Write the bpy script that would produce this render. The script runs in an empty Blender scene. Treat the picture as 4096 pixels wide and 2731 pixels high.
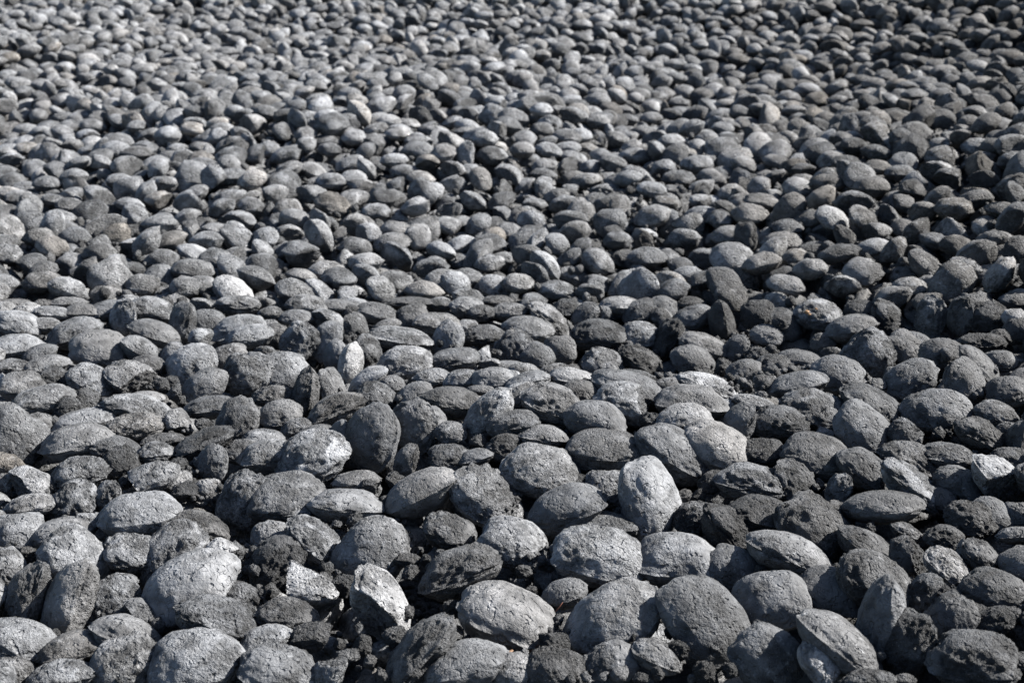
import bpy, math, random
import numpy as np
from mathutils import Vector, Matrix, Quaternion

# ------------------------------------------------------------------ camera
SW, SH = 4096.0, 2731.0            # size of the photograph the notes below were taken from
LENS = 50.0
FPX = SW * LENS / 36.0
HORIZON = -560.0                   # vanishing line of the heap's mean plane
PITCH = math.atan((SH / 2 - HORIZON) / FPX)
CAM_H = 0.93
scene = bpy.context.scene
cam_data = bpy.data.cameras.new("camera")
cam = bpy.data.objects.new("camera", cam_data)
scene.collection.objects.link(cam)
cam.location = (0, 0, CAM_H)
cam.rotation_euler = (math.pi / 2 - PITCH, 0, 0)
cam_data.lens = LENS
cam_data.sensor_width = 36.0
cam_data.clip_start = 0.05
cam_data.clip_end = 2000
cam_data.dof.use_dof = True
cam_data.dof.focus_distance = 2.05
cam_data.dof.aperture_fstop = 9.0
scene.camera = cam

# ------------------------------------------------------------------ sky and sun
SUN_EL, SUN_AZ = math.radians(40), math.radians(16)   # azimuth from +x (right) towards +y (away)
world = bpy.data.worlds.new("World")
scene.world = world
world.use_nodes = True
wn = world.node_tree.nodes
sky = wn.new("ShaderNodeTexSky")
sky.sky_type = 'NISHITA'
sky.sun_disc = False
sky.sun_elevation = SUN_EL
sky.sun_rotation = math.pi / 2 - SUN_AZ
wn["Background"].inputs["Strength"].default_value = 0.05
world.node_tree.links.new(sky.outputs[0], wn["Background"].inputs[0])
sun_data = bpy.data.lights.new("sun", 'SUN')
sun_data.energy = 5.0
sun_data.angle = math.radians(0.55)
sun_data.color = (1.0, 0.965, 0.91)
sun = bpy.data.objects.new("sun", sun_data)
scene.collection.objects.link(sun)
sdir = Vector((math.cos(SUN_EL) * math.cos(SUN_AZ), math.cos(SUN_EL) * math.sin(SUN_AZ), math.sin(SUN_EL)))
sun.rotation_euler = sdir.to_track_quat('Z', 'Y').to_euler()
sun.location = sdir * 20

scene.view_settings.view_transform = 'Standard'
scene.view_settings.look = 'None'
scene.view_settings.exposure = 1.95
scene.view_settings.gamma = 1.0
scene.view_settings.use_curve_mapping = False

scene.cycles.max_bounces = 2
scene.cycles.diffuse_bounces = 1
scene.cycles.glossy_bounces = 1

rng = np.random.default_rng(11)
random.seed(11)

CX = np.array([1.0, 0, 0])
CU = np.array([0, math.sin(PITCH), math.cos(PITCH)])
CF = np.array([0, math.cos(PITCH), -math.sin(PITCH)])
CO = np.array([0, 0, CAM_H])


def ray(px, py):
    d = CF + CX * ((px - SW / 2) / FPX) - CU * ((py - SH / 2) / FPX)
    return d                                             # depth along the axis = 1


def project(p):
    q = np.asarray(p) - CO
    z = q @ CF
    return SW / 2 + FPX * (q @ CX) / z, SH / 2 - FPX * (q @ CU) / z, z


def terrain(x, y):
    """Mean height of the briquettes' centres: a nearly level heap with low swells."""
    x = np.asarray(x, float); y = np.asarray(y, float)
    h = 0.018 * np.sin(1.9 * x + 0.8) * np.sin(1.3 * y + 0.4)
    h = h + 0.065 * np.exp(-((x - .16) / .42) ** 2 - ((y - 2.30) / .24) ** 2)          # low mound
    h = h - 0.070 * np.exp(-((x - .50) / .55) ** 2 - ((y - 2.80) / .28) ** 2)          # hollow behind it
    far = np.clip((y - 2.6) / 2.0, 0, 1)
    h = h + far * (0.055 * np.sin(1.1 * x + 1.7 * y) + 0.045 * np.sin(2.3 * x - 0.9 * y + 1.0))
    h = h + far * (0.028 * np.sin(7.3 * x + 2.1 * y) * np.sin(6.1 * y - 1.7 * x) + 0.014 * np.sin(11.0 * x - 4.0 * y + 1.0))
    u = x - .10 * y - .05                                  # the heap climbs to the right
    h = h + .15 * (.5 * (u + np.sqrt(u * u + .03)))
    h = h + 0.012 * np.clip(y - 3.0, 0, 50) ** 1.6
    return h

# ------------------------------------------------------------------ noise helpers
def _hash(ix, iy, iz, seed):
    n = (ix * 374761393 + iy * 668265263 + iz * 2147483647 + seed * 1274126177) & 0xffffffff
    n = ((n ^ (n >> 13)) * 1274126177) & 0xffffffff
    n = (n ^ (n >> 16)) & 0xffff
    return n / 32767.5 - 1.0


def vnoise(p, seed):
    i = np.floor(p).astype(np.int64)
    f = p - i
    u = f * f * (3 - 2 * f)
    r = 0.0
    for dx in (0, 1):
        for dy in (0, 1):
            for dz in (0, 1):
                w = (u[:, 0] if dx else 1 - u[:, 0]) * (u[:, 1] if dy else 1 - u[:, 1]) * (u[:, 2] if dz else 1 - u[:, 2])
                r = r + w * _hash(i[:, 0] + dx, i[:, 1] + dy, i[:, 2] + dz, seed)
    return r


def fbm(p, seed, octs=4, gain=0.5):
    a, s, t = 1.0, 0.0, 0.0
    for k in range(octs):
        s = s + a * vnoise(p * (2.03 ** k), seed + 17 * k)
        t += a
        a *= gain
    return s / t


def cubesphere(n):
    vs, key, faces = [], {}, []
    lin = np.tan(np.linspace(-math.pi / 4, math.pi / 4, n + 1))

    def vid(p):
        k = tuple(np.round(p, 6))
        if k not in key:
            key[k] = len(vs)
            vs.append(p)
        return key[k]
    axes = [((1, 0, 0), (0, 1, 0), (0, 0, 1)), ((-1, 0, 0), (0, 0, 1), (0, 1, 0)), ((0, 1, 0), (0, 0, 1), (1, 0, 0)),
            ((0, -1, 0), (1, 0, 0), (0, 0, 1)), ((0, 0, 1), (1, 0, 0), (0, 1, 0)), ((0, 0, -1), (0, 1, 0), (1, 0, 0))]
    for c, a, b in axes:
        c, a, b = map(np.array, (c, a, b))
        g = [[vid(c + a * lin[i] + b * lin[j]) for j in range(n + 1)] for i in range(n + 1)]
        for i in range(n):
            for j in range(n):
                faces.append((g[i][j], g[i + 1][j], g[i + 1][j + 1], g[i][j + 1]))
    v = np.array(vs, float)
    return v / np.linalg.norm(v, axis=1)[:, None], np.array(faces, np.int64)


def briquette_shape(sph, kind, seed, fine=True, lens=0.0):
    """A pressed pillow: two domed faces meeting in a seam. x = long axis (1), y = width (.9), z = thickness (.55).
    Returns the points and, per point, how far it belongs to a crumbled or broken zone (0..1)."""
    r = np.random.default_rng(seed)
    d = sph
    if kind == 'c':                                        # clod: a lump of broken crust
        v = d * np.array([1.0, r.uniform(.75, .95), r.uniform(.6, .85)])
        v = v * (1 + 0.28 * fbm(d * 1.7 + seed, seed, 2) + 0.16 * fbm(d * 4.5 + seed, seed + 3, 2))[:, None]
        for _ in range(7):
            n = r.normal(size=3); n /= np.linalg.norm(n)
            e = v @ n - r.uniform(.45, .75) - .06 * fbm(d * 5, seed + 8, 2)
            v = v - np.clip(e, 0, None)[:, None] * n * 0.9
        if fine:
            v = v * (1 + 0.10 * fbm(d * 9, seed + 5, 2) + .07 * vnoise(d * 16, seed + 6))[:, None]
        return v, np.full(len(d), 0.75)
    lat = np.arcsin(np.clip(d[:, 2], -1, 1))
    lon = np.arctan2(d[:, 1], d[:, 0])
    pw = r.uniform(2.2, 3.0)                              # squarish outline
    out = (np.abs(np.cos(lon)) ** pw + np.abs(np.sin(lon)) ** pw) ** (-1 / pw)
    out = out * (1 + 0.045 * vnoise(np.c_[np.cos(lon) * 1.6, np.sin(lon) * 1.6, np.full(len(lon), seed * .37)], seed))
    rad = np.cos(lat) ** 0.92 * out
    s = np.sin(np.abs(lat)) ** (r.uniform(1.14, 1.44) + lens) * np.sign(lat)
    v = np.c_[rad * np.cos(lon), 0.9 * rad * np.sin(lon), 0.585 * s]
    # lopsided halves and a slipped seam, as the two press rolls leave them
    v[:, 0] += 0.05 * r.uniform(-1, 1) * np.sign(lat) * (np.abs(s) ** .5)
    v[:, 2] *= np.where(lat > 0, r.uniform(.92, 1.06), r.uniform(.9, 1.1))
    seam = np.exp(-(lat / 0.16) ** 2)
    flash = np.clip(fbm(np.c_[np.cos(lon) * 3, np.sin(lon) * 3, np.full(len(lon), seed * 1.3)], seed + 9, 3) + .1, -0.5, 1)
    v[:, :2] *= (1 + 0.10 * seam * flash + .030 * np.exp(-(lat / .085) ** 2) * np.clip(.6 + flash, 0, 1.2))[:, None]
    big = fbm(d * 1.5 + seed * .7, seed + 1, 3)
    v = v * (1 + (0.17 if lens else 0.12) * big)[:, None]
    amount = {'s': .26, 'm': .45, 'r': .72, 'b': .5, 'w': .5}[kind]
    zone = fbm(d * 1.9 - seed, seed + 21, 3) + {'s': -.30, 'm': -.10, 'r': .12, 'b': -.05, 'w': -.1}[kind] + 0.22 * seam
    crumb = np.clip(zone * 5, 0, 1)
    frac = crumb * amount
    if kind == 'b':                                        # snapped: one or two rough fracture faces
        for k in range(1 + (seed % 2)):
            a = r.uniform(0, 2 * math.pi)
            n = np.array([math.cos(a), math.sin(a), r.uniform(-.5, .75)]); n /= np.linalg.norm(n)
            e = v @ n - r.uniform(.22, .55) - 0.10 * fbm(v * 3 + seed, seed + 31 + k, 3)
            cut = np.clip(e, 0, None)
            v = v - cut[:, None] * n * 0.96
            frac = np.maximum(frac, np.clip(e * 12, 0, 1) * .9)
    nrm = v / np.array([1, .81, .30]); nrm /= np.linalg.norm(nrm, axis=1)[:, None]
    coarse = fbm(d * 6.5 + seed, seed + 41, 3)
    gr = fbm(d * 13 + seed, seed + 51, 2)
    bumpy = (0.018 + 0.088 * frac) * coarse * (1.6 if lens else 1.0)
    if fine:
        bumpy = bumpy + (0.008 + 0.06 * frac) * gr
        # bites out of the crust: crumbled zones lie lower, with an edge
        bumpy = bumpy - 0.075 * amount * np.clip((zone - .12) * 6, 0, 1)
        pit = vnoise(d * 8.5 + seed * 2.1, seed + 61)
        bumpy = bumpy - 0.10 * amount * np.clip(pit - .40, 0, 1)
    v = v + nrm * bumpy[:, None]
    return v, np.clip(frac, 0, 1)


def new_mesh(name, v, f, attrs, mat, smooth=True):
    me = bpy.data.meshes.new(name)
    me.vertices.add(len(v))
    me.vertices.foreach_set("co", np.ascontiguousarray(v, np.float32).ravel())
    k = f.shape[1]
    me.loops.add(f.size)
    me.loops.foreach_set("vertex_index", f.astype(np.int32).ravel())
    me.polygons.add(len(f))
    me.polygons.foreach_set("loop_start", np.arange(0, f.size, k, dtype=np.int32))
    me.update(calc_edges=True)
    if smooth:
        me.polygons.foreach_set("use_smooth", np.ones(len(f), bool))
    for an, av in attrs.items():
        a = me.attributes.new(an, 'FLOAT', 'POINT')
        a.data.foreach_set("value", np.ascontiguousarray(av, np.float32))
    me.materials.append(mat)
    me.validate()
    return me


# ------------------------------------------------------------------ material
def pressed_fines(name, per_object):
    """Pressed dark fines with a pale mineral crust: grain, cracks, grit and patchy dust."""
    m = bpy.data.materials.new(name)
    m.use_nodes = True
    nt = m.node_tree
    N, L = nt.nodes, nt.links
    bsdf = N["Principled BSDF"]

    def node(t, **kw):
        n = N.new(t)
        for k, v in kw.items():
            setattr(n, k, v)
        return n

    def val(x, sock):
        if isinstance(x, (int, float)):
            sock.default_value = x
        else:
            L.new(x, sock)

    def math_(op, a, b=0.0, c=None, clamp=False):
        n = node("ShaderNodeMath", operation=op, use_clamp=clamp)
        val(a, n.inputs[0]); val(b, n.inputs[1])
        if c is not None:
            val(c, n.inputs[2])
        return n.outputs[0]

    def noise(scale, detail, rough, off=0.0, dist=0.0):
        n = node("ShaderNodeTexNoise")
        n.inputs["Scale"].default_value = scale
        n.inputs["Detail"].default_value = detail
        n.inputs["Roughness"].default_value = rough
        n.inputs["Distortion"].default_value = dist
        mp = node("ShaderNodeVectorMath", operation='ADD')
        L.new(geo.outputs["Position"], mp.inputs[0])
        mp.inputs[1].default_value = (off, off * 1.7, -off)
        L.new(mp.outputs[0], n.inputs["Vector"])
        return n.outputs["Fac"]

    def ramp(x, lo, hi):
        n = node("ShaderNodeMapRange", clamp=True, interpolation_type='SMOOTHSTEP')
        L.new(x, n.inputs[0])
        n.inputs[1].default_value = lo; n.inputs[2].default_value = hi
        return n.outputs[0]

    def mixc(f, a, b):
        n = node("ShaderNodeMix", data_type='RGBA')
        val(f, n.inputs[0])
        for x, s in ((a, n.inputs[6]), (b, n.inputs[7])):
            if isinstance(x, tuple):
                s.default_value = x
            else:
                L.new(x, s)
        return n.outputs[2]
    geo = node("ShaderNodeNewGeometry")
    if per_object:
        oi = node("ShaderNodeObjectInfo")
        sp = node("ShaderNodeSeparateColor")
        L.new(oi.outputs["Color"], sp.inputs[0])
        tone, dust, warm = sp.outputs[0], sp.outputs[1], sp.outputs[2]
        coarse = oi.outputs["Alpha"]                         # how gritty this one's skin is
    else:
        coarse = 1.0
        tone = node("ShaderNodeAttribute", attribute_name="tone").outputs["Fac"]
        dust = node("ShaderNodeAttribute", attribute_name="dust").outputs["Fac"]
        warm = node("ShaderNodeAttribute", attribute_name="warm").outputs["Fac"]
    frac = node("ShaderNodeAttribute", attribute_name="frac").outputs["Fac"]

    vary = math_('MULTIPLY', math_('MULTIPLY_ADD', ramp(noise(13, 0, .5, 51.0), .3, .7), 1.0, .35), coarse)
    mott = ramp(noise(34, 2, .6, 1.0), .25, .75)
    fine = ramp(noise(200, 3, .75, 5.0), .22, .78)
    grit = noise(480, 1, .6, 9.0)
    # base reflectance of the pressed fines
    v1 = math_('MULTIPLY', tone, math_('MULTIPLY_ADD', mott, .95, .52))
    v2 = math_('MULTIPLY', v1, math_('MULTIPLY_ADD', math_('SUBTRACT', fine, .5), math_('MULTIPLY', vary, 1.0), 1.0))
    v2 = math_('MULTIPLY', v2, math_('MULTIPLY_ADD', frac, -.36, 1.0))
    comb = node("ShaderNodeCombineColor")
    L.new(v2, comb.inputs[0]); L.new(v2, comb.inputs[1]); L.new(v2, comb.inputs[2])
    cool = node("ShaderNodeMix", data_type='RGBA', blend_type='MULTIPLY')
    cool.inputs[0].default_value = 1.0
    L.new(comb.outputs[0], cool.inputs[6])
    L.new(mixc(warm, (.962, .993, 1.05, 1), (1.09, .99, .88, 1)), cool.inputs[7])
    # pale crust in patches with ragged edges
    patch = math_('ADD', noise(70, 3, .72, 14.0), math_('MULTIPLY', math_('SUBTRACT', dust, .5), .55))
    pm = math_('MULTIPLY', ramp(patch, .50, .66), math_('MULTIPLY_ADD', fine, 1.5, -.15), clamp=True)
    pm = math_('MULTIPLY', pm, math_('MULTIPLY_ADD', frac, -.5, 1.0))
    c1 = mixc(math_('MULTIPLY', pm, .5), cool.outputs[2], (.27, .275, .285, 1))
    # scattered white and dark mineral grains
    speck = math_('MULTIPLY', ramp(grit, .70, .77), .45)
    c2 = mixc(speck, c1, (.30, .30, .30, 1))
    L.new(c2, bsdf.inputs["Base Color"])
    L.new(math_('MULTIPLY_ADD', fine, .3, .62), bsdf.inputs["Roughness"])
    bsdf.inputs["Specular IOR Level"].default_value = .32
    # relief: grain everywhere, clods and cracks in the crumbled zones
    vor = node("ShaderNodeTexVoronoi", feature='F1')
    vor.inputs["Scale"].default_value = 190
    L.new(geo.outputs["Position"], vor.inputs["Vector"])
    ridge = math_('ABSOLUTE', math_('SUBTRACT', noise(46, 2, .55, 31.0), .5))
    cr = math_('MULTIPLY', math_('SUBTRACT', ramp(ridge, 0.0, .02), 1.0), ramp(mott, .40, .7))
    h = math_('MULTIPLY', fine, math_('ADD', math_('MULTIPLY', frac, 1.3), math_('MULTIPLY', vary, .5)))
    h = math_('ADD', h, math_('MULTIPLY', ramp(noise(105, 1, .5, 41.0), .60, .72), math_('MULTIPLY_ADD', vary, -.95, -.2)))
    h = math_('ADD', h, math_('MULTIPLY', vor.outputs["Distance"], math_('MULTIPLY_ADD', frac, -.9, -.10)))
    h = math_('ADD', h, math_('MULTIPLY', cr, .22))
    bump = node("ShaderNodeBump")
    bump.inputs["Strength"].default_value = 1.0
    bump.inputs["Distance"].default_value = .0064
    L.new(h, bump.inputs["Height"])
    L.new(bump.outputs[0], bsdf.inputs["Normal"])
    return m


MAT_OBJ = pressed_fines("pressed_fines", True)
MAT_MASS = pressed_fines("pressed_fines_mass", False)
TONES = [0.0, .042, .066, .091, .120, .170]


def tone_value(t):
    return float(np.interp(t, range(6), TONES))


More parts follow.
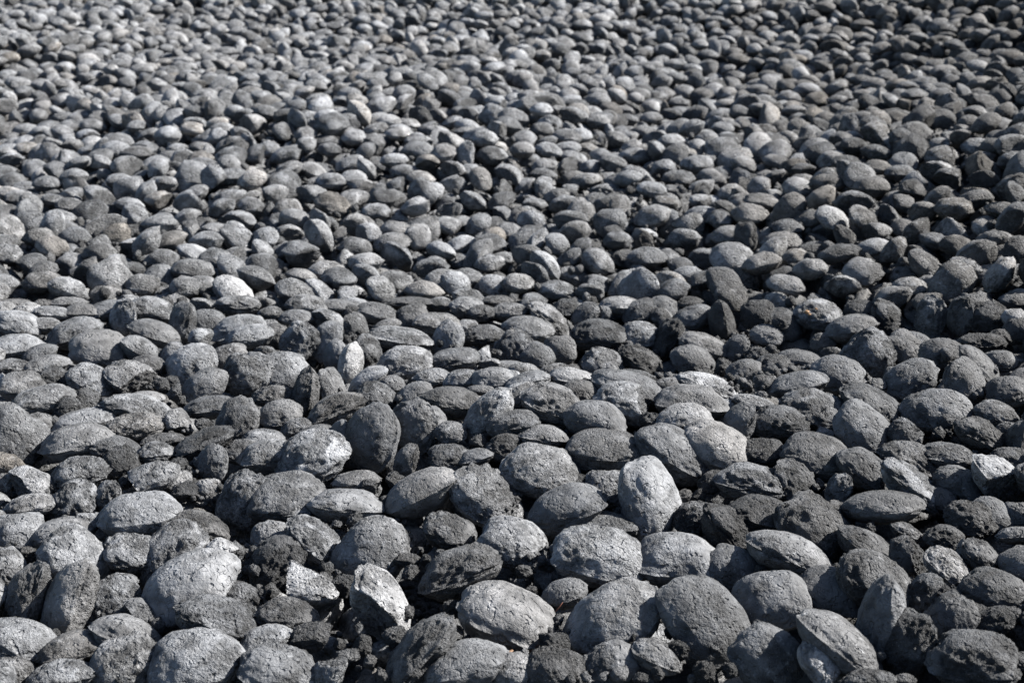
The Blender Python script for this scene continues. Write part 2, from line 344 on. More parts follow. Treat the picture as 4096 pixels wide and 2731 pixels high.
# ------------------------------------------------------------------ notes on the near briquettes
# crop x y, half length, half width (crop pixels), angle, tone 1-5, surface (s smooth, m mixed, r rough, b broken, c clod, w white
# speckled), + in front / - behind its neighbours, L or R: stands on edge with its face to that side, @ a look nothing else there has
NOTES = """
A 0 1900
240 230 180 90 10 4 m
555 200 175 140 40 3 r
810 170 130 95 80 3 r
1380 130 110 55 20 1 c
1060 310 285 155 8 4 s + @large pale smooth lens
145 435 185 145 10 3 s
480 440 230 110 10 3 s -
680 400 120 110 0 5 b -
570 640 250 215 -40 4 m
530 940 290 165 70 3 m + L @tall upright ridged
200 920 260 140 75 3 r
60 720 150 130 -60 3 r
190 600 90 50 0 2 c -
990 590 200 140 -5 4 r
1300 600 280 190 45 4 r -
1430 850 350 240 30 4 s + @largest smooth bluish
1500 410 225 120 -10 2 r
1710 600 140 100 -20 5 b @small whitish broken block
1830 190 205 165 65 4 r
860 1000 210 200 30 3 r -
910 800 120 60 0 3 s -
1070 1080 150 120 -30 3 b -
1660 1100 330 165 -18 3 r +
1830 930 165 110 -25 2 r -
150 1270 280 170 -15 4 m
530 1320 235 125 15 2 m
970 1230 260 150 -20 3 s
950 1440 250 220 30 4 r
1480 1400 340 230 15 4 m @wide pale-edged flat
90 1490 150 110 0 3 r
450 1530 240 120 10 4 r
1340 1230 90 40 0 4 s -
B 1000 1900
270 170 275 170 12 3 m @broad smooth potato-shaped
730 230 260 115 -5 3 m
360 280 120 70 0 3 r -
1085 50 85 50 0 2 c
1285 130 285 140 28 3 s + @smooth leaning almond-shaped
1790 170 280 200 -40 4 r
490 500 230 140 -38 4 r +
160 460 140 110 10 3 m
150 480 130 120 0 4 m -
200 640 225 170 40 1 r
400 810 250 165 0 5 b + @pale ragged slab-like
930 590 260 245 60 3 s @large smooth round
1500 430 190 130 -20 2 r
1590 740 310 165 22 2 r + @coarse pitted almond-shaped
290 1080 230 135 -5 2 r
985 1000 300 190 -65 5 b + @pale broken pointed-tail
120 1250 200 105 15 4 m
450 1240 160 90 15 2 c
210 1460 280 190 -5 3 m
600 1470 160 110 70 3 b
1280 1340 320 165 50 2 r + @steeply leaning pitted
1620 1440 300 170 15 3 s @smooth dark chip-topped
1947 1070 365 230 -20 3.4 s @widest smooth domed
790 350 70 50 30 3 c
650 370 45 25 0 4 c
1170 1030 85 60 30 2 c
850 1280 80 70 20 1 c
910 1415 60 45 -30 3 c
1000 1510 60 45 60 2 c
1100 1220 90 60 15 2 c
740 1360 90 40 10 3 c
700 830 100 70 0 1 c -
670 1280 50 40 0 1 c
1210 750 70 60 0 2 c
1320 640 50 40 0 2 c
1420 650 40 35 0 2 c
1180 650 90 45 0 2 c -
1530 1010 70 60 0 1 c
1440 600 50 45 30 2 c
C 2000 1900
100 520 240 180 -20 3 m
500 260 280 170 20 2 s + @smooth dark dome-shaped
1130 200 310 200 -70 4 s + @big upright pale slab-like
830 380 215 95 -5 2 m -
740 620 330 215 -12 3 w + @white-speckled round
1340 640 300 190 -5 4 s @smooth pale-topped oval
1460 330 135 120 0 2 r
1750 440 270 150 -50 1 r
1400 170 100 60 0 3 c -
1540 1090 345 265 -50 2 s + @huge smooth dark domed
1780 730 210 170 -30 2 m -
860 1080 340 250 30 4 m + @two-toned hollow-marked
490 890 160 100 15 2 s
420 1260 120 80 -40 1 c
100 1480 150 130 0 3 s
410 1470 210 170 -10 1 r
830 1450 200 170 30 2 m -
1180 1370 180 105 -25 3 b
1560 1510 110 90 0 1 c
1170 1125 50 45 0 2 c
1275 1185 55 45 -20 2 c
1340 1330 80 70 0 1 c
1190 1500 55 50 80 2 c
1060 1530 70 35 0 1 c
1060 1200 70 55 40 1 c
1440 1530 40 25 20 4 c
1740 1480 70 60 0 1 c
260 700 40 35 0 2 c
180 730 60 40 0 2 c
240 870 45 40 0 2 c
180 1340 45 40 20 5 c
1000 1230 60 60 0 1 c
1200 980 70 60 80 3 c -
D 2996 1900
100 310 260 140 -15 1 r +
500 430 290 225 -50 2 r @broad rough dark
300 600 300 140 -22 3 m + @leaning spindle-shaped
680 120 125 90 70 4 r
690 310 120 80 -55 2 r
1010 245 285 118 0 2 s + @edge-on smooth lens-shaped
910 400 55 50 0 3 c
900 560 240 120 -40 2 m -
970 830 310 190 -42 2 b @snapped ridge-faced
1220 610 150 140 0 2 b
1190 430 120 60 -25 3 r
1500 700 180 110 -45 4.4 b @pale-faced dark-sided
1680 330 180 130 -15 2 r
1480 470 140 95 -10 1 r
1760 630 170 105 -50 2 r
1850 300 160 110 -40 3 s -
2000 450 120 60 5 3 s
1860 880 240 150 -15 2 m @lumpy dark right-edge
990 1100 315 155 78 3 s + L @tallest standing ridged
630 880 240 170 -15 2 s -
680 1270 340 165 -38 3 s + @long smooth slanting
550 1410 190 130 -55 4.7 b + @split half-white
170 950 265 210 10 3 s @matt rounded
140 1380 250 220 -40 3 m
1200 1280 240 180 70 1.6 r
1320 920 170 130 50 2 r -
1510 1110 200 170 45 2 m
1700 1400 320 210 -5 2 r @big grainy corner
1850 1110 150 100 20 1 r
1480 910 80 50 0 1 c
1590 900 75 40 -30 2 c
900 1560 200 90 0 2 r
1170 1550 90 50 0 2 s
2030 1400 90 70 0 2 r
2020 300 90 90 0 3 s -
1600 600 110 40 80 2 b
1700 1010 90 40 -15 2 c
1450 180 110 80 -20 2 s -
80 730 60 45 0 2 c
20 450 55 50 0 2 c
650 720 60 50 0 1 c
E 0 1200
30 80 90 65 0 4 m
120 25 120 35 0 2 m
320 30 70 35 0 2 m
520 20 125 40 0 3 m
400 100 145 55 -5 4 m
190 90 100 60 20 4 s
140 190 160 95 -10 4 s
620 90 120 55 0 2 s
790 90 150 70 20 2 s -
930 130 135 90 80 5 r @whitish rough upright
1150 80 160 95 -10 4 r
1380 170 150 88 80 2 m + L @dark upright almond-shaped
1490 45 115 50 0 4 s
1170 260 180 92 -18 2 s + @smooth slate-dark leaning
570 250 190 100 20 3 m
340 190 120 60 0 3 m -
130 355 180 95 8 4 s
300 410 125 65 20 2 s
740 370 200 140 5 3 s + @big rounded loaf-shaped
1070 390 160 85 -35 3 m
1110 490 115 70 0 1 m
1560 150 120 80 0 2 s
1800 40 160 70 0 4 r
1520 280 85 65 0 5 b
1450 480 175 135 25 4 m + @pale flat-faced
1300 420 100 80 60 3 m -
1800 230 190 110 15 4 s -
1890 275 170 80 8 4 m +
1730 430 130 90 15 2 m
1850 570 165 150 -20 3 r + @square-cut rough
80 510 150 60 0 3 r
340 500 165 75 10 3 m
440 600 120 90 -30 2 r
700 620 185 115 -20 4 m
1010 600 190 125 -25 4 b @jagged broken wedge
1230 650 70 50 0 3 c
1330 700 70 50 20 3 c
1300 620 50 40 0 2 c
1110 740 130 50 0 3 s
1550 640 165 110 30 3 s
170 650 165 100 5 3 m
320 760 230 100 12 3 m + @long rim-showing
520 850 120 110 60 1 r
650 780 105 95 0 1 r
1030 830 240 100 -8 4 r
1590 810 190 88 8 2 m
640 920 230 85 12 4 s -
1010 970 205 105 8 4 r + @pale pock-marked lens
590 1070 250 120 15 3 s + @long smooth pointed
1360 950 125 95 -50 4 b
1530 940 60 40 0 3 c
100 1070 230 215 60 3 m @large left-edge
290 950 100 90 0 2 m
870 1130 190 95 -10 2 m
910 1240 135 120 20 1 r
1180 1160 135 80 5 3 r
1230 1060 155 50 5 2 m -
1530 1080 225 95 25 1 r + @thin dark crumbly
1790 920 170 140 60 2 m
1340 1250 75 55 0 2 c
1600 1240 140 105 80 2 m
1830 1150 140 90 0 2 r
600 1310 205 120 10 4 r
240 1390 160 115 -20 5 b @whitish snapped slab-like
1120 1360 230 130 35 4 b @pale crumbling wedge
1350 1370 95 80 0 4 b -
30 1380 70 60 90 4 m
1580 1440 90 90 0 4 m -
20 810 80 40 0 4 m
15 640 80 45 90 5 m
790 800 70 60 0 2 c
F 1000 1200
110 400 80 50 0 2 m
160 100 90 50 0 3 m
430 50 150 80 -5 4 r
680 50 150 50 -5 2 s
820 20 80 30 -15 5 s
350 140 120 60 0 3 s -
370 320 150 130 60 4 r @pale rough square
190 280 90 80 80 2 s -
590 150 115 70 -20 4 b
770 100 70 60 0 1 r
960 100 150 70 -12 2 m
1220 120 115 80 15 2 m
1030 200 110 50 15 3 s
800 230 120 90 -80 2 m
1140 290 235 90 -8 3 m @wide cratered
1410 180 170 75 0 3 m
1650 60 130 75 -15 4 m
1770 280 160 80 0 2 r @coarse cut-faced
1640 200 75 50 0 4 m -
580 310 150 100 60 3 s L
640 420 115 80 80 3 s L
765 480 147 88 80 5 s + R @pale standing almond-shaped
890 380 125 90 -70 2 r
1180 470 190 125 5 4 m + @pale cracked
1490 310 140 110 70 4 s
1540 460 185 85 8 2 m
1770 410 100 65 -55 4 b
1990 380 150 125 40 3 r
250 540 170 140 0 4 m
40 560 150 120 80 4 m
420 700 175 98 82 2 r + L @dark gritty upright
610 650 135 95 -70 3 s +
890 610 160 80 35 4 s @pale pointed-tip
1080 630 90 60 -15 2 s
1380 590 135 70 0 3 m
1610 610 145 75 10 3 m
1780 500 110 45 15 3 m -
1850 610 165 90 0 3 s
180 730 150 80 5 3 r
230 860 150 100 10 3 m
650 830 225 110 22 2 r + @sloping crumbly-faced
960 740 145 110 -25 2 r
1240 720 140 85 30 3 s -
1530 770 215 110 -5 1 m
350 980 115 80 15 3 r
470 1030 155 70 20 2 m -
480 1190 270 190 25 5 r + @big white-crusted
110 1050 150 70 -5 3 m
150 1180 210 115 10 3 m
910 1040 245 190 75 2 s + @big upright half-crumbled
1220 960 200 165 80 2 m
1400 920 120 75 -70 3 m -
680 1040 130 70 80 3 s -
1800 860 215 125 48 4 m + @pale leaning oval
1520 1000 115 85 0 3 m
1200 1220 130 100 60 2 b
1500 1190 145 105 0 2 r
1700 1190 130 60 15 2 s
1930 1120 135 105 0 1 r
1720 1070 70 45 0 2 c
1987 940 195 95 8 2 m +
810 1370 165 80 5 3 m
880 1410 80 50 0 2 c +
1430 30 100 50 0 3 m
1870 10 120 40 0 2 m
1200 20 180 40 0 1 m
1740 100 110 60 0 2 r
1930 90 120 55 0 2 m
1950 500 120 40 0 3 m -
80 20 100 40 0 3 m
40 160 60 40 0 4 m
150 190 60 40 0 4 m -
1740 680 110 35 0 2 r
G 2000 1200
210 225 185 95 -8 3 s + @smooth grey capping
370 150 190 90 -40 4 r -
80 90 140 60 0 3 m
500 60 100 65 0 1 r
640 110 110 70 40 2 m
775 100 60 55 0 3 r
900 40 140 60 0 4 s
1060 90 130 90 15 2 m
1260 70 120 85 -30 2 s
740 270 195 115 0 1 r @black lumpy
1060 260 135 95 -10 4 m +
1220 130 85 70 -40 2 r
1270 300 165 100 65 1 r @upright black crumbly
1450 140 150 85 18 2 m
1670 170 148 85 -82 1 m + L @charcoal upright slab-like
1440 30 100 50 0 1 m
1950 110 130 110 0 1 m
100 370 130 120 50 3 r
290 430 115 95 -30 2 m
450 380 115 105 0 2.4 s
770 470 140 108 -5 4 r + @pale-capped dark-bottomed
1070 470 175 100 -30 1 r
1550 350 190 85 -20 3 m @slanted dusty-rimmed
1460 470 155 115 -25 2 s +
1780 370 110 80 60 2 s
1670 520 80 75 0 2 c
1840 540 120 85 15 2 s
170 530 110 50 0 3 s
430 530 115 50 0 3 m
560 600 180 80 -12 4 s -
620 700 130 90 -15 1 m
60 610 100 80 0 4 m
210 620 160 75 15 3 m
150 670 110 45 15 4 m
160 770 100 75 0 2 m
400 780 230 140 -20 3 r + @granular crest-top
720 900 220 135 -8 2 s + @dark smooth domed
1010 590 170 60 -5 2 r -
980 670 280 110 -15 2 s -
980 790 250 150 -15 3 b @flat cracked
1440 780 255 125 -5 3 s
1390 910 195 115 5 4 s +
1560 660 220 85 -18 5 r - @white granular
1250 650 110 55 15 2 s
1630 1110 245 160 -25 4 s + @pale rounded crest
1790 960 175 115 60 2 m
1310 1170 300 165 -32 3 m @large slanting cracked
800 1150 290 155 -3 2 m @broad knobbly
310 1290 270 190 -15 3 m + @large grey overhanging
330 1030 185 80 -5 3 s
1600 1370 105 80 20 1 b
1920 780 160 60 -15 4 m
1970 730 45 35 0 4 c
1970 1160 165 110 0 1 r
1890 1390 255 135 -10 3 r + @pale-topped crusty
800 1420 150 130 0 4 m -
1140 910 75 70 0 2 c
1700 790 80 40 0 3 m -
580 1370 100 50 0 1 c -
440 1400 90 40 0 2 c
1500 1480 60 50 0 1 c
H 2996 1200
530 120 175 110 -8 4 r + @rust-spotted pale
290 200 140 90 -55 1 m
140 270 125 80 -10 3 s
770 215 180 90 12 3 s +
840 80 115 85 0 1 m
1050 140 150 95 -65 2 r
1370 140 155 115 80 4 r + @pale upright egg-shaped
1600 130 150 98 85 2 r + @dark upright gritty-faced
1800 130 140 115 0 1 r
2000 130 80 60 0 4 m
2020 240 90 90 0 2 s -
1760 330 170 75 0 1 r
1900 280 90 45 10 3 c
900 430 190 175 45 4 r @large pale crusted
1250 310 115 65 -10 3 s -
1170 370 140 115 -45 3 m
1215 600 185 135 20 3 m +
1450 410 150 115 0 2 m
1740 500 195 85 -48 2 s @slim steeply slanting
1640 660 195 145 -75 3 m
1900 460 110 80 0 2 s -
1960 690 150 110 0 2 s
380 460 165 82 -8 2 s
180 510 135 95 0 2 r
670 560 185 135 -12 3 s @smooth grey domed
370 640 215 88 10 3 m + @rimmed edge-on
120 640 80 70 0 2 b
500 830 230 150 -15 3 r
930 800 245 120 -32 2 m
860 980 215 165 -40 3 s +
1410 830 230 160 -5 3 m + @large bulging
1870 870 160 90 -18 3 m
1200 1030 145 120 -60 2 b
1020 900 70 70 0 3 c
1750 1020 195 110 -28 2 r +
510 1180 240 155 -15 2 m + @dark cap-shaped
550 1010 120 50 -15 4 s -
220 930 215 125 0 2 r @hollowed dark
870 1280 205 125 -40 2 m
1220 1230 230 130 -20 3 r -
1220 1400 265 115 -42 4 r + @slanting pale-backed
1490 1180 200 105 -8 2 m
1590 1390 185 115 -25 2 m
1900 1380 240 130 -50 4 b + @pale-sided dark slab-like
1960 1220 150 100 0 2 r -
2030 1060 140 80 80 1 s
1960 1010 90 80 0 2 m -
340 1400 190 140 -60 2 r
960 1160 50 30 0 3 c
50 430 80 60 0 3 c
560 320 90 70 0 2 s -
620 400 80 40 0 3 s -
950 640 80 50 0 2 s -"""
CROP = 1100 / 2076

items = []
for line in NOTES.strip().splitlines():
    phrase = None
    if '@' in line:
        line, phrase = line.split('@')
    t = line.split()
    if t[0].isalpha():
        ox, oy = float(t[1]), float(t[2])
        continue
    x, y, a, b, ang, tone = map(float, t[:6])
    px_ = ox + x * CROP
    tone -= .85 * min(1, max(0, (px_ - 2500) / 1100)) * (tone < 3.9)     # all but the pale pieces get darker towards the right-hand side
    items.append(dict(px=ox + x * CROP, py=oy + y * CROP, a=a * CROP, b=b * CROP, ang=math.radians(ang), tone=tone,
                      kind=t[6], opts=t[7:], phrase=phrase, note=float(t[5])))

BOX = dict(L=1.0, W=.9, T=.55)
for it in items:
    d = ray(it['px'], it['py'])
    z = 0.0
    s = 1.0
    for _ in range(12):                                    # meet the heap's mean surface
        s = (z - CAM_H) / d[2]
        p = CO + d * s
        z = float(terrain(p[0], p[1]))
    r0 = it['a'] * s / FPX
    shift = -.30 if '+' in it['opts'] else (.35 if '-' in it['opts'] else 0.0)
    if it['kind'] == 'c':
        shift -= .2
    s += shift * max(r0, .03)
    p = CO + d * s
    rad = it['a'] * s / FPX * 1.09
    v = d / np.linalg.norm(d)
    rx = CX - (CX @ v) * v; rx /= np.linalg.norm(rx)
    up = np.cross(rx, v)
    m = math.cos(it['ang']) * rx + math.sin(it['ang']) * up
    k = -math.sin(it['ang']) * rx + math.cos(it['ang']) * up
    want = -rx if 'L' in it['opts'] else (rx if 'R' in it['opts'] else up)
    if k @ want < 0:
        k = -k
    q = min(it['b'] / it['a'], .97)
    T = min(BOX['T'], q * .96)
    if it['kind'] in 'c':
        T = q * .8
    W = max(BOX['W'], q)
    c2 = np.clip((q * q - T * T) / (W * W - T * T), 0, 1)
    ph = math.acos(math.sqrt(c2))
    n = math.cos(ph) * -v + math.sin(ph) * k
    yv = np.cross(n, m)
    it.update(pos=p, depth=s, rad=rad, R=np.c_[m, yv, n], scale=np.array([1, W / BOX['W'], T / BOX['T']]) * rad)

# the 300 largest briquettes are things of their own; the few small rest join the heap
whole = [it for it in items if it['kind'] != 'c']
whole.sort(key=lambda it: -(it['a'] * it['b'] + (1e6 if it['phrase'] else 0)))
for it in whole[300:]:
    it['mass'] = True

# ------------------------------------------------------------------ shapes
SPH_HI, F_HI = cubesphere(26)
SPH_CL, F_CL = cubesphere(14)
SPH_MD, F_MD = cubesphere(8)
SPH_LO, F_LO = cubesphere(6)
SPH_XS, F_XS = cubesphere(4)
SPH_XX, F_XX = cubesphere(2)
shapes = {}
for kind, cnt in (('s', 8), ('m', 8), ('r', 9), ('b', 8), ('w', 1), ('c', 6)):
    shapes[kind] = []
    for i in range(cnt):
        v, fr = briquette_shape(SPH_HI if kind != 'c' else SPH_CL, kind, 100 + 13 * i + ord(kind))
        f = F_HI if kind != 'c' else F_CL
        shapes[kind].append(new_mesh({'c': "fragment_lump"}.get(kind, "pressed_briquette"), v, f, {"frac": fr}, MAT_OBJ))
md_shapes = [briquette_shape(SPH_MD, k, 900 + 7 * i, lens=.08) for i, k in enumerate('ssmmmmmrrrrrrbbbbbb')]
xs_shapes = [briquette_shape(SPH_XS, k, 1900 + 7 * i, lens=.08) for i, k in enumerate('ssmmmmmrrrrrrbbbbbb')]
xx_shapes = [briquette_shape(SPH_XX, k, 1900 + 7 * i, False) for i, k in enumerate('ssmmmmmrrrrrrbbbbbb')]
lo_shapes = [briquette_shape(SPH_LO, k, 1500 + 7 * i, lens=.08) for i, k in enumerate('ssmmmmmrrrrrrbbbbbb')]

# ------------------------------------------------------------------ packing: pieces are dropped on a height map
CELL = 0.006
X0, X1, Y0, Y1 = -3.9, 3.9, 1.05, 10.2
NX, NY = int((X1 - X0) / CELL), int((Y1 - Y0) / CELL)
gx = X0 + (np.arange(NX) + .5) * CELL
gy = Y0 + (np.arange(NY) + .5) * CELL
GX, GY = np.meshgrid(gx, gy, indexing='ij')
TERR = terrain(GX, GY).astype(np.float32)
FLOOR = -0.085
H = TERR + FLOOR + 0.0


def ellipsoid_maps(Rm, rad3):
    """Lower and upper surface of a turned ellipsoid on the grid, NaN outside."""
    Q = Rm @ np.diag(1 / rad3 ** 2) @ Rm.T
    half = float(np.max(rad3)) + CELL
    n = int(math.ceil(half / CELL))
    c = (np.arange(-n, n + 1)) * CELL
    xx, yy = np.meshgrid(c, c, indexing='ij')
    A = Q[2, 2]
    B = 2 * (Q[0, 2] * xx + Q[1, 2] * yy)
    C = Q[0, 0] * xx ** 2 + 2 * Q[0, 1] * xx * yy + Q[1, 1] * yy ** 2 - 1
    D = B * B - 4 * A * C
    ok = D > 0
    sq = np.sqrt(np.where(ok, D, 0))
    return n, ok, ((-B - sq) / (2 * A)).astype(np.float32), ((-B + sq) / (2 * A)).astype(np.float32)


def euler(yaw, tilt, spin):
    cy, sy, ct, st, cs, ss = math.cos(yaw), math.sin(yaw), math.cos(tilt), math.sin(tilt), math.cos(spin), math.sin(spin)
    Z1 = np.array([[cy, -sy, 0], [sy, cy, 0], [0, 0, 1]])
    X = np.array([[1, 0, 0], [0, ct, -st], [0, st, ct]])
    Z2 = np.array([[cs, -ss, 0], [ss, cs, 0], [0, 0, 1]])
    return Z1 @ X @ Z2


LIB = []
for i in range(420):
    rad = 0.050 * rng.uniform(.82, 1.14)
    u = rng.random()
    tilt = abs(rng.normal(0, .40)) if u < .80 else (rng.uniform(.5, 1.05) if u < .94 else rng.uniform(1.1, 1.57))
    Rm = euler(rng.uniform(0, 2 * math.pi), tilt, rng.uniform(0, 2 * math.pi))
    r3 = np.array([1.0, .9 * rng.uniform(.88, 1.02), .55 * rng.uniform(.85, 1.12)]) * rad
    LIB.append((Rm, r3, ellipsoid_maps(Rm, r3 * .95), tilt))

px_g, py_g, _ = project(np.stack([GX, GY, TERR], -1))
near = (px_g > -60) & (px_g < SW + 60) & (py_g > 1225)
vis = (px_g > -330) & (px_g < SW + 330) & (py_g > -150)
edge = np.zeros_like(vis)
edge[14:-14, 14:-14] = True
vis &= edge
near &= edge
placed = []


def stamp(p, maps):
    n, ok, lo, hi = maps
    i = int((p[0] - X0) / CELL); j = int((p[1] - Y0) / CELL)
    if i < n or j < n or i >= NX - n - 1 or j >= NY - n - 1:
        return
    w = H[i - n:i + n + 1, j - n:j + n + 1]
    np.maximum(w, np.where(ok, hi + p[2], -9), out=w)


def drop(mask, level, count, tries=5, pool=48, slack=.012, max_stand=1.6):
    cells = np.argwhere(mask)
    rnd = random.Random(5)
    dead = np.zeros_like(H)                                # spots where nothing more fits
    got = miss = 0
    while got < count and miss < 260:
        cand = cells[rng.integers(0, len(cells), pool)]
        gap = TERR[cand[:, 0], cand[:, 1]] + level - H[cand[:, 0], cand[:, 1]] - dead[cand[:, 0], cand[:, 1]]
        i, j = map(int, cand[int(gap.argmax())])
        limit = float(TERR[i, j]) + level + slack
        best = None
        for _ in range(tries):
            k = rnd.randrange(len(LIB))
            Rm, r3, (n, ok, lo, hi), tilt = LIB[k]
            if tilt > max_stand:
                continue
            ii, jj = i + rnd.randint(-4, 4), j + rnd.randint(-4, 4)
            if ii < n or jj < n or ii >= NX - n - 1 or jj >= NY - n - 1:
                continue
            z = float((H[ii - n:ii + n + 1, jj - n:jj + n + 1] - lo)[ok].max())
            score = z + (rnd.random() * .03 - .018 * (tilt > .9))
            if z <= limit and (best is None or score < best[0]):
                best = (score, z, k, ii, jj, n, ok, hi)
        if best is None:
            miss += 1
            dead[max(0, i - 4):i + 5, max(0, j - 4):j + 5] += .02
            continue
        _, z, k, ii, jj, n, ok, hi = best
        w = H[ii - n:ii + n + 1, jj - n:jj + n + 1]
        np.maximum(w, np.where(ok, hi + z, -9), out=w)
        placed.append((np.array([gx[ii], gy[jj], z]), k))
        got += 1
        miss = 0
    return got


# under the near briquettes: a lower course that shows through the gaps
n1 = drop(near & (py_g < SH + 250), -.054, 900, slack=.004, max_stand=.9)
for it in items:
    stamp(it['pos'], ellipsoid_maps(it['R'], it['scale'] * np.array([1, .9, .55]) * .95))
# the rest of the heap, course upon course
n2 = drop(vis & ~near, -.03, 5200, tries=4, slack=.006)
n3 = drop(vis & ~near, .004, 4600, slack=.010)
n3 += drop(vis & ~near & (GY > 4.5), .004, 2200, slack=.010)
print("packed", n1, n2, n3)

# ------------------------------------------------------------------ the far heap as one mass
V, FF, AT = [], [], {"frac": [], "tone": [], "dust": [], "warm": []}
FT = []
base = 0


def add_piece(p, Rm, sc, tone, dust, warm, shape, faces):
    global base
    v, fr = shape
    V.append((v * sc) @ Rm.T + p)
    FF.append(faces + base)
    base += len(v)
    AT["frac"].append(fr)
    for nme, x in (("tone", tone), ("dust", dust), ("warm", warm)):
        AT[nme].append(np.full(len(v), x))


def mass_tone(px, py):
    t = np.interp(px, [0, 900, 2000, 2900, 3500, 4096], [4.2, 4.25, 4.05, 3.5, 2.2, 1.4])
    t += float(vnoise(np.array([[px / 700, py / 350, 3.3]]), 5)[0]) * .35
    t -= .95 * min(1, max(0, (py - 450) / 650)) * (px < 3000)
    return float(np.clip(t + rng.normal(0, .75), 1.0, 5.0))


n_buried = 0
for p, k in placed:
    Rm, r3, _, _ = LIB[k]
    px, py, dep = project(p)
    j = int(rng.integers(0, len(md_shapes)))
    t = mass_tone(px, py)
    n, ok, lo, hi = LIB[k][2]
    ii, jj = int((p[0] - X0) / CELL), int((p[1] - Y0) / CELL)
    bare = float(np.mean((H[ii - n:ii + n + 1, jj - n:jj + n + 1] < hi + p[2] + .004)[ok]))   # share of it open to the sky
    if bare < .012:
        n_buried += 1
        continue
    inside = -100 < px < SW + 100
    if dep < 3.2 and inside and bare > .35:
        shape, faces = md_shapes[j], F_MD
    elif bare < .2:
        shape, faces = xx_shapes[j], F_XX
    elif bare > .35 and dep < 5.0 and inside:
        shape, faces = lo_shapes[j], F_LO
    else:
        shape, faces = xs_shapes[j], F_XS
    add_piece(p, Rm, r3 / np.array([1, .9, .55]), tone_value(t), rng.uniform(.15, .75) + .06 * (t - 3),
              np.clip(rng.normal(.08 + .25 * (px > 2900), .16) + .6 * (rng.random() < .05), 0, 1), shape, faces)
for it in items:
    if it.get('mass'):
        j = int(rng.integers(0, len(md_shapes)))
        add_piece(it['pos'], it['R'], it['scale'], tone_value(it['tone']), rng.uniform(.2, .7), rng.uniform(0, .3), md_shapes[j], F_MD)
me = new_mesh("heaped_briquettes", np.concatenate(V), np.concatenate(FF), {k: np.concatenate(x) for k, x in AT.items()}, MAT_MASS)
print("mass pieces", len(V), "buried", n_buried, "faces", len(me.polygons))
heap = bpy.data.objects.new("heaped_briquettes", me)
scene.collection.objects.link(heap)
heap["kind"] = "stuff"
heap["label"] = "heap of countless dark grey briquettes stretching into the distance"
heap["category"] = "briquette heap"

# ------------------------------------------------------------------ ground under the heap
gm = bpy.data.materials.new("trodden_fines")
gm.use_nodes = True
gb = gm.node_tree.nodes["Principled BSDF"]
gn = gm.node_tree.nodes.new("ShaderNodeTexNoise"); gn.inputs["Scale"].default_value = 140; gn.inputs["Detail"].default_value = 6
gr_ = gm.node_tree.nodes.new("ShaderNodeValToRGB")
gr_.color_ramp.elements[0].color = (.012, .012, .013, 1); gr_.color_ramp.elements[1].color = (.05, .05, .052, 1)
gg = gm.node_tree.nodes.new("ShaderNodeNewGeometry")
gbu = gm.node_tree.nodes.new("ShaderNodeBump"); gbu.inputs["Distance"].default_value = .01
gm.node_tree.links.new(gg.outputs["Position"], gn.inputs["Vector"])
gm.node_tree.links.new(gn.outputs["Fac"], gr_.inputs[0])
gm.node_tree.links.new(gr_.outputs[0], gb.inputs["Base Color"])
gm.node_tree.links.new(gn.outputs["Fac"], gbu.inputs["Height"])
gm.node_tree.links.new(gbu.outputs[0], gb.inputs["Normal"])
gb.inputs["Roughness"].default_value = .95
nx, ny = 90, 110
ax = np.concatenate([[-300, -60, -15], np.linspace(-6, 6, nx), [15, 60, 300]])
ay = np.concatenate([[-100, -10], np.linspace(-2, 12, ny), [30, 100, 500]])
AX, AY = np.meshgrid(ax, ay, indexing='ij')
AZ = terrain(np.clip(AX, -6, 6), np.clip(AY, -2, 11)) + FLOOR
gv = np.stack([AX, AY, AZ], -1).reshape(-1, 3)
ids = np.arange(len(gv)).reshape(AX.shape)
gf = np.stack([ids[:-1, :-1], ids[1:, :-1], ids[1:, 1:], ids[:-1, 1:]], -1).reshape(-1, 4)
ground = bpy.data.objects.new("ground", new_mesh("ground", gv, gf, {}, gm))
scene.collection.objects.link(ground)
ground["kind"] = "structure"

# ------------------------------------------------------------------ the near briquettes, one object each
TONE_WORD = {1: "charcoal-black", 2: "dark grey", 3: "mid-grey", 4: "pale grey", 5: "whitish"}
SURF_WORD = {'s': "smooth", 'm': "scuffed", 'r': "rough pitted", 'b': "broken", 'c': "crumbled", 'w': "white-flecked"}
marks = [it for it in items if it['phrase']]


def place_word(it):
    col = min(4, int(it['px'] / SW * 5))
    row = 0 if it['py'] < 1560 else (1 if it['py'] < 1980 else (2 if it['py'] < 2380 else 3))
    return (["at mid-height", "below mid-height", "in the lower part", "near the bottom"][row]
            + " " + ["far left", "left of centre", "in the centre", "right of centre", "far right"][col])


def direction(it, m):
    dx, dy = it['px'] - m['px'], it['py'] - m['py']
    a = math.degrees(math.atan2(-dy, dx)) % 360
    return ["right of", "above and right of", "above", "above and left of", "left of", "below and left of", "below", "below and right of"][int((a + 22.5) // 45) % 8]


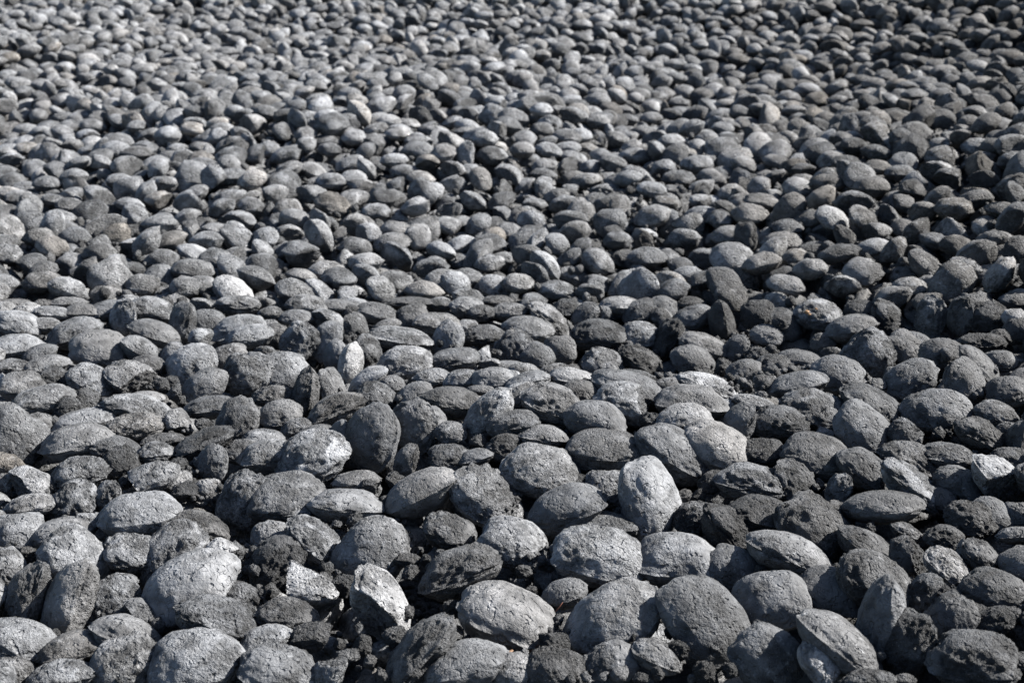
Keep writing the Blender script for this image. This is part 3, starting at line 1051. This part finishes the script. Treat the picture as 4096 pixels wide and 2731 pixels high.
used = set()
for it in items:
    if it.get('mass'):
        continue
    noun = "fragment" if it['kind'] == 'c' else "briquette"
    if it['phrase']:
        lab = f"{it['phrase'].strip()} briquette {place_word(it)}"
        it['label'] = lab
        assert lab not in used, lab
        used.add(lab)
for it in items:
    if it.get('mass') or it['phrase']:
        continue
    noun = "fragment" if it['kind'] == 'c' else "briquette"
    look = TONE_WORD[int(round(it['note']))] + " " + SURF_WORD[it['kind']]
    ms = sorted(marks, key=lambda m: (m['px'] - it['px']) ** 2 + (m['py'] - it['py']) ** 2)
    done = None
    for size in ("", "large ", "small "):
        big = it['a'] * it['b'] / (it['py'] + 560) ** 2
        if size == "large " and big < .0026 or size == "small " and big > .0022:
            continue
        for m in ms[:6]:
            lab = f"{size}{look} {noun} {direction(it, m)} the {m['phrase'].strip()} one"
            if lab not in used:
                done = lab
                break
        if done:
            break
    if not done:
        done = f"{look} {noun} {place_word(it)}, {direction(it, ms[0])} the {ms[0]['phrase'].strip()} one"
    it['label'] = done
    used.add(done)

count = {}
for it in items:
    if it.get('mass'):
        continue
    k = it['kind']
    lib = shapes[k]
    c = count.get(k, 0)
    count[k] = c + 1
    o = bpy.data.objects.new("briquette_fragment" if k == 'c' else "briquette", lib[(c * 5 + c // len(lib)) % len(lib)])
    M = it['R'] * it['scale'][None, :]
    if k not in 'bw' and c % 2:                       # turn half of the copies end for end so that no two neighbours look alike
        M = M @ np.diag([-1, -1, 1])
    o.matrix_world = Matrix([[*M[0], it['pos'][0]], [*M[1], it['pos'][1]], [*M[2], it['pos'][2]], [0, 0, 0, 1]])
    dust = {'s': .38, 'm': .45, 'r': .42, 'b': .5, 'w': 1.0, 'c': .3}[k] + .09 * (it['tone'] - 3) + rng.uniform(-.12, .12)
    o.color = (tone_value(max(.7, it['tone'])) * rng.uniform(.82, 1.0), min(1, max(0, dust)), min(1, max(0, rng.normal(.07, .12))), {'s': .5, 'm': .85, 'r': 1.2, 'b': .9, 'w': .8, 'c': 1.2}[k] * rng.uniform(.8, 1.2))
    o["label"] = it['label']
    o["category"] = "fragment" if k == 'c' else "briquette"
    o["group"] = "broken fragments between the near briquettes" if k == 'c' else "briquettes in the near part of the heap"
    scene.collection.objects.link(o)
    it['obj'] = o

# ------------------------------------------------------------------ crumbs and grit lying in the hollows
cv, cf = [], []
CS = []
S2, F2 = cubesphere(2)
S3, F3 = cubesphere(2)
for i in range(10):
    r = np.random.default_rng(40 + i)
    v = S3 * r.uniform(.6, 1, 3) * (1 + .35 * vnoise(S3 * 1.6 + i * 3.1, i))[:, None]
    CS.append(v)
V, FF, AT = [], [], {"frac": [], "tone": [], "dust": [], "warm": []}
base = 0
low = np.argwhere(near & (py_g < SH + 40) & (py_g > 1300))
dens = vnoise(np.c_[low * CELL * 4.5, np.zeros(len(low))], 77) + .9 * np.exp(-((px_g[low[:, 0], low[:, 1]] - 2050) / 700) ** 2 - ((py_g[low[:, 0], low[:, 1]] - 2450) / 330) ** 2)
low = low[dens > .1]
mid = np.argwhere(vis & ~near & (py_g > 500) & (px_g > -50) & (px_g < SW + 50))
for n_ in range(13500):
    src = low if n_ < 9500 else mid
    cand = src[rng.integers(0, len(src), 9)]
    up_ = H[cand[:, 0], cand[:, 1]] - TERR[cand[:, 0], cand[:, 1]]
    k_ = int(np.argmin(up_)) if rng.random() < .3 else int(np.argmin(np.abs(up_ + rng.uniform(.0, .025))))
    i, j = cand[k_]
    if up_[k_] > -.003:
        continue
    rad = float(np.clip(rng.lognormal(math.log(.0048 if n_ < 9500 else .0075), .5), .0022, .0165))
    z = float(H[i, j]) + rad * .45
    p = np.array([gx[i] + rng.uniform(-.5, .5) * CELL, gy[j] + rng.uniform(-.5, .5) * CELL, z])
    m = int(rad / CELL)
    w = H[i - m:i + m + 1, j - m:j + m + 1]
    np.maximum(w, z + rad * .35, out=w)
    add_piece(p, euler(*(rng.uniform(0, 6.28, 3))), np.array([rad] * 3), tone_value(rng.choice([1.0, 1.6, 2, 2.4, 3, 3.6])),
              .25, rng.uniform(0, .2), (CS[int(rng.integers(0, 10))], np.full(len(S3), .6)), F3)
crumbs = bpy.data.objects.new("crumbs", new_mesh("crumbs", np.concatenate(V), np.concatenate(FF), {k: np.concatenate(x) for k, x in AT.items()}, MAT_MASS, smooth=False))
scene.collection.objects.link(crumbs)
crumbs["kind"] = "stuff"
crumbs["label"] = "dark crumbs and grit lying in the hollows between briquettes"
crumbs["category"] = "crumbs"


# ------------------------------------------------------------------ bits of dry plant matter
def plain(name, col, rough=.7, scale=120):
    m = bpy.data.materials.new(name)
    m.use_nodes = True
    b = m.node_tree.nodes["Principled BSDF"]
    n = m.node_tree.nodes.new("ShaderNodeTexNoise"); n.inputs["Scale"].default_value = scale; n.inputs["Detail"].default_value = 4
    g = m.node_tree.nodes.new("ShaderNodeNewGeometry")
    r = m.node_tree.nodes.new("ShaderNodeValToRGB")
    r.color_ramp.elements[0].color = tuple(c * .45 for c in col) + (1,)
    r.color_ramp.elements[1].color = tuple(min(1, c * 1.35) for c in col) + (1,)
    m.node_tree.links.new(g.outputs["Position"], n.inputs["Vector"])
    m.node_tree.links.new(n.outputs["Fac"], r.inputs[0])
    m.node_tree.links.new(r.outputs[0], b.inputs["Base Color"])
    b.inputs["Roughness"].default_value = rough
    return m


def surface_at(px, py, lift):
    d = ray(px, py)
    for s in np.arange(1.2, 4.5, .002):
        p = CO + d * s
        i, j = int((p[0] - X0) / CELL), int((p[1] - Y0) / CELL)
        if 0 <= i < NX and 0 <= j < NY and p[2] < H[i, j]:
            return CO + d * (s - lift)
    return CO + d * 2


def bent_strip(name, pts, r, mat, label, cat):
    pts = np.array(pts); vs, fs = [], []
    for i, p in enumerate(pts):
        t = pts[min(i + 1, len(pts) - 1)] - pts[max(i - 1, 0)]
        t /= np.linalg.norm(t)
        a = np.cross(t, [0, 0, 1.0]); a /= np.linalg.norm(a) + 1e-9
        b = np.cross(a, t)
        w = r * (.45 if i in (0, len(pts) - 1) else 1)
        for k in range(6):
            vs.append(p + (a * math.cos(k * math.pi / 3) + b * math.sin(k * math.pi / 3) * .6) * w)
        if i:
            fs += [(6 * i - 6 + k, 6 * i - 6 + (k + 1) % 6, 6 * i + (k + 1) % 6, 6 * i + k) for k in range(6)]
    me = bpy.data.meshes.new(name)
    me.from_pydata([tuple(v) for v in vs], [], fs + [tuple(range(5, -1, -1)), tuple(range(len(vs) - 6, len(vs)))])
    me.polygons.foreach_set("use_smooth", np.ones(len(me.polygons), bool))
    me.materials.append(mat)
    o = bpy.data.objects.new(name, me)
    scene.collection.objects.link(o)
    o["label"] = label
    o["category"] = cat
    return o


RUST = plain("dry_needle_brown", (.14, .045, .022))
BARK = plain("bark_tan", (.11, .06, .03), scale=300)
for (x, y, ang, ln, lab) in ((2232, 2432, 55, .011, "reddish dry pine needle beside the widest smooth domed briquette"),
                             (2134, 2592, 40, .009, "short reddish needle above the bottom edge near the widest smooth domed briquette")):
    p = surface_at(x, y, .012)
    a = math.radians(ang)
    dv = np.array([math.cos(a), 0, math.sin(a)])
    bent_strip("pine_needle", [p - dv * ln, p + np.array([0, -.002, .0008]), p + dv * ln], .0009, RUST, lab, "pine needle")
p = surface_at(2022, 2610, .014)
bent_strip("bark_chip", [p + np.array([-.010, 0, -.002]), p + np.array([-.004, -.004, .001]), p + np.array([.003, -.005, .002]), p + np.array([.009, 0, .004])],
           .0038, BARK, "orange-tan bark chip at the tip of the smooth dark chip-topped briquette", "bark chip")

# rust spots on one pale briquette on the right
OCHRE = plain("rust_ochre", (.22, .12, .05), scale=400)
host = next(it for it in items if it['phrase'] and it['phrase'].startswith("rust-spotted"))['obj']
bpy.context.view_layer.update()
hv = np.empty(len(host.data.vertices) * 3, np.float32)
host.data.vertices.foreach_get("co", hv)
hw = np.c_[hv.reshape(-1, 3), np.ones(len(hv) // 3)] @ np.array(host.matrix_world).T[:, :3]
hpx, hpy, hz = project(hw)
for (x, y, rr) in ((3225, 1249, .0062), (3236, 1256, .0035), (3262, 1236, .003)):
    d2 = (hpx - x) ** 2 + (hpy - y) ** 2 + np.where(hz > np.median(hz), 1e6, 0)
    q = hw[int(d2.argmin())]
    v = S3 * np.array([rr, rr * .8, rr * .45]) * (1 + .3 * vnoise(S3 * 1.5 + x, 3))[:, None]
    me = new_mesh("rust_spot", v, F3, {}, OCHRE)
    o = bpy.data.objects.new("rust_spot", me)
    scene.collection.objects.link(o)
    fw = Vector(CO - q).normalized()
    M = Matrix.Translation(Vector(q)) @ fw.to_track_quat('Z', 'Y').to_matrix().to_4x4()
    o.parent = host
    o.matrix_parent_inverse = host.matrix_world.inverted()
    o.matrix_world = M
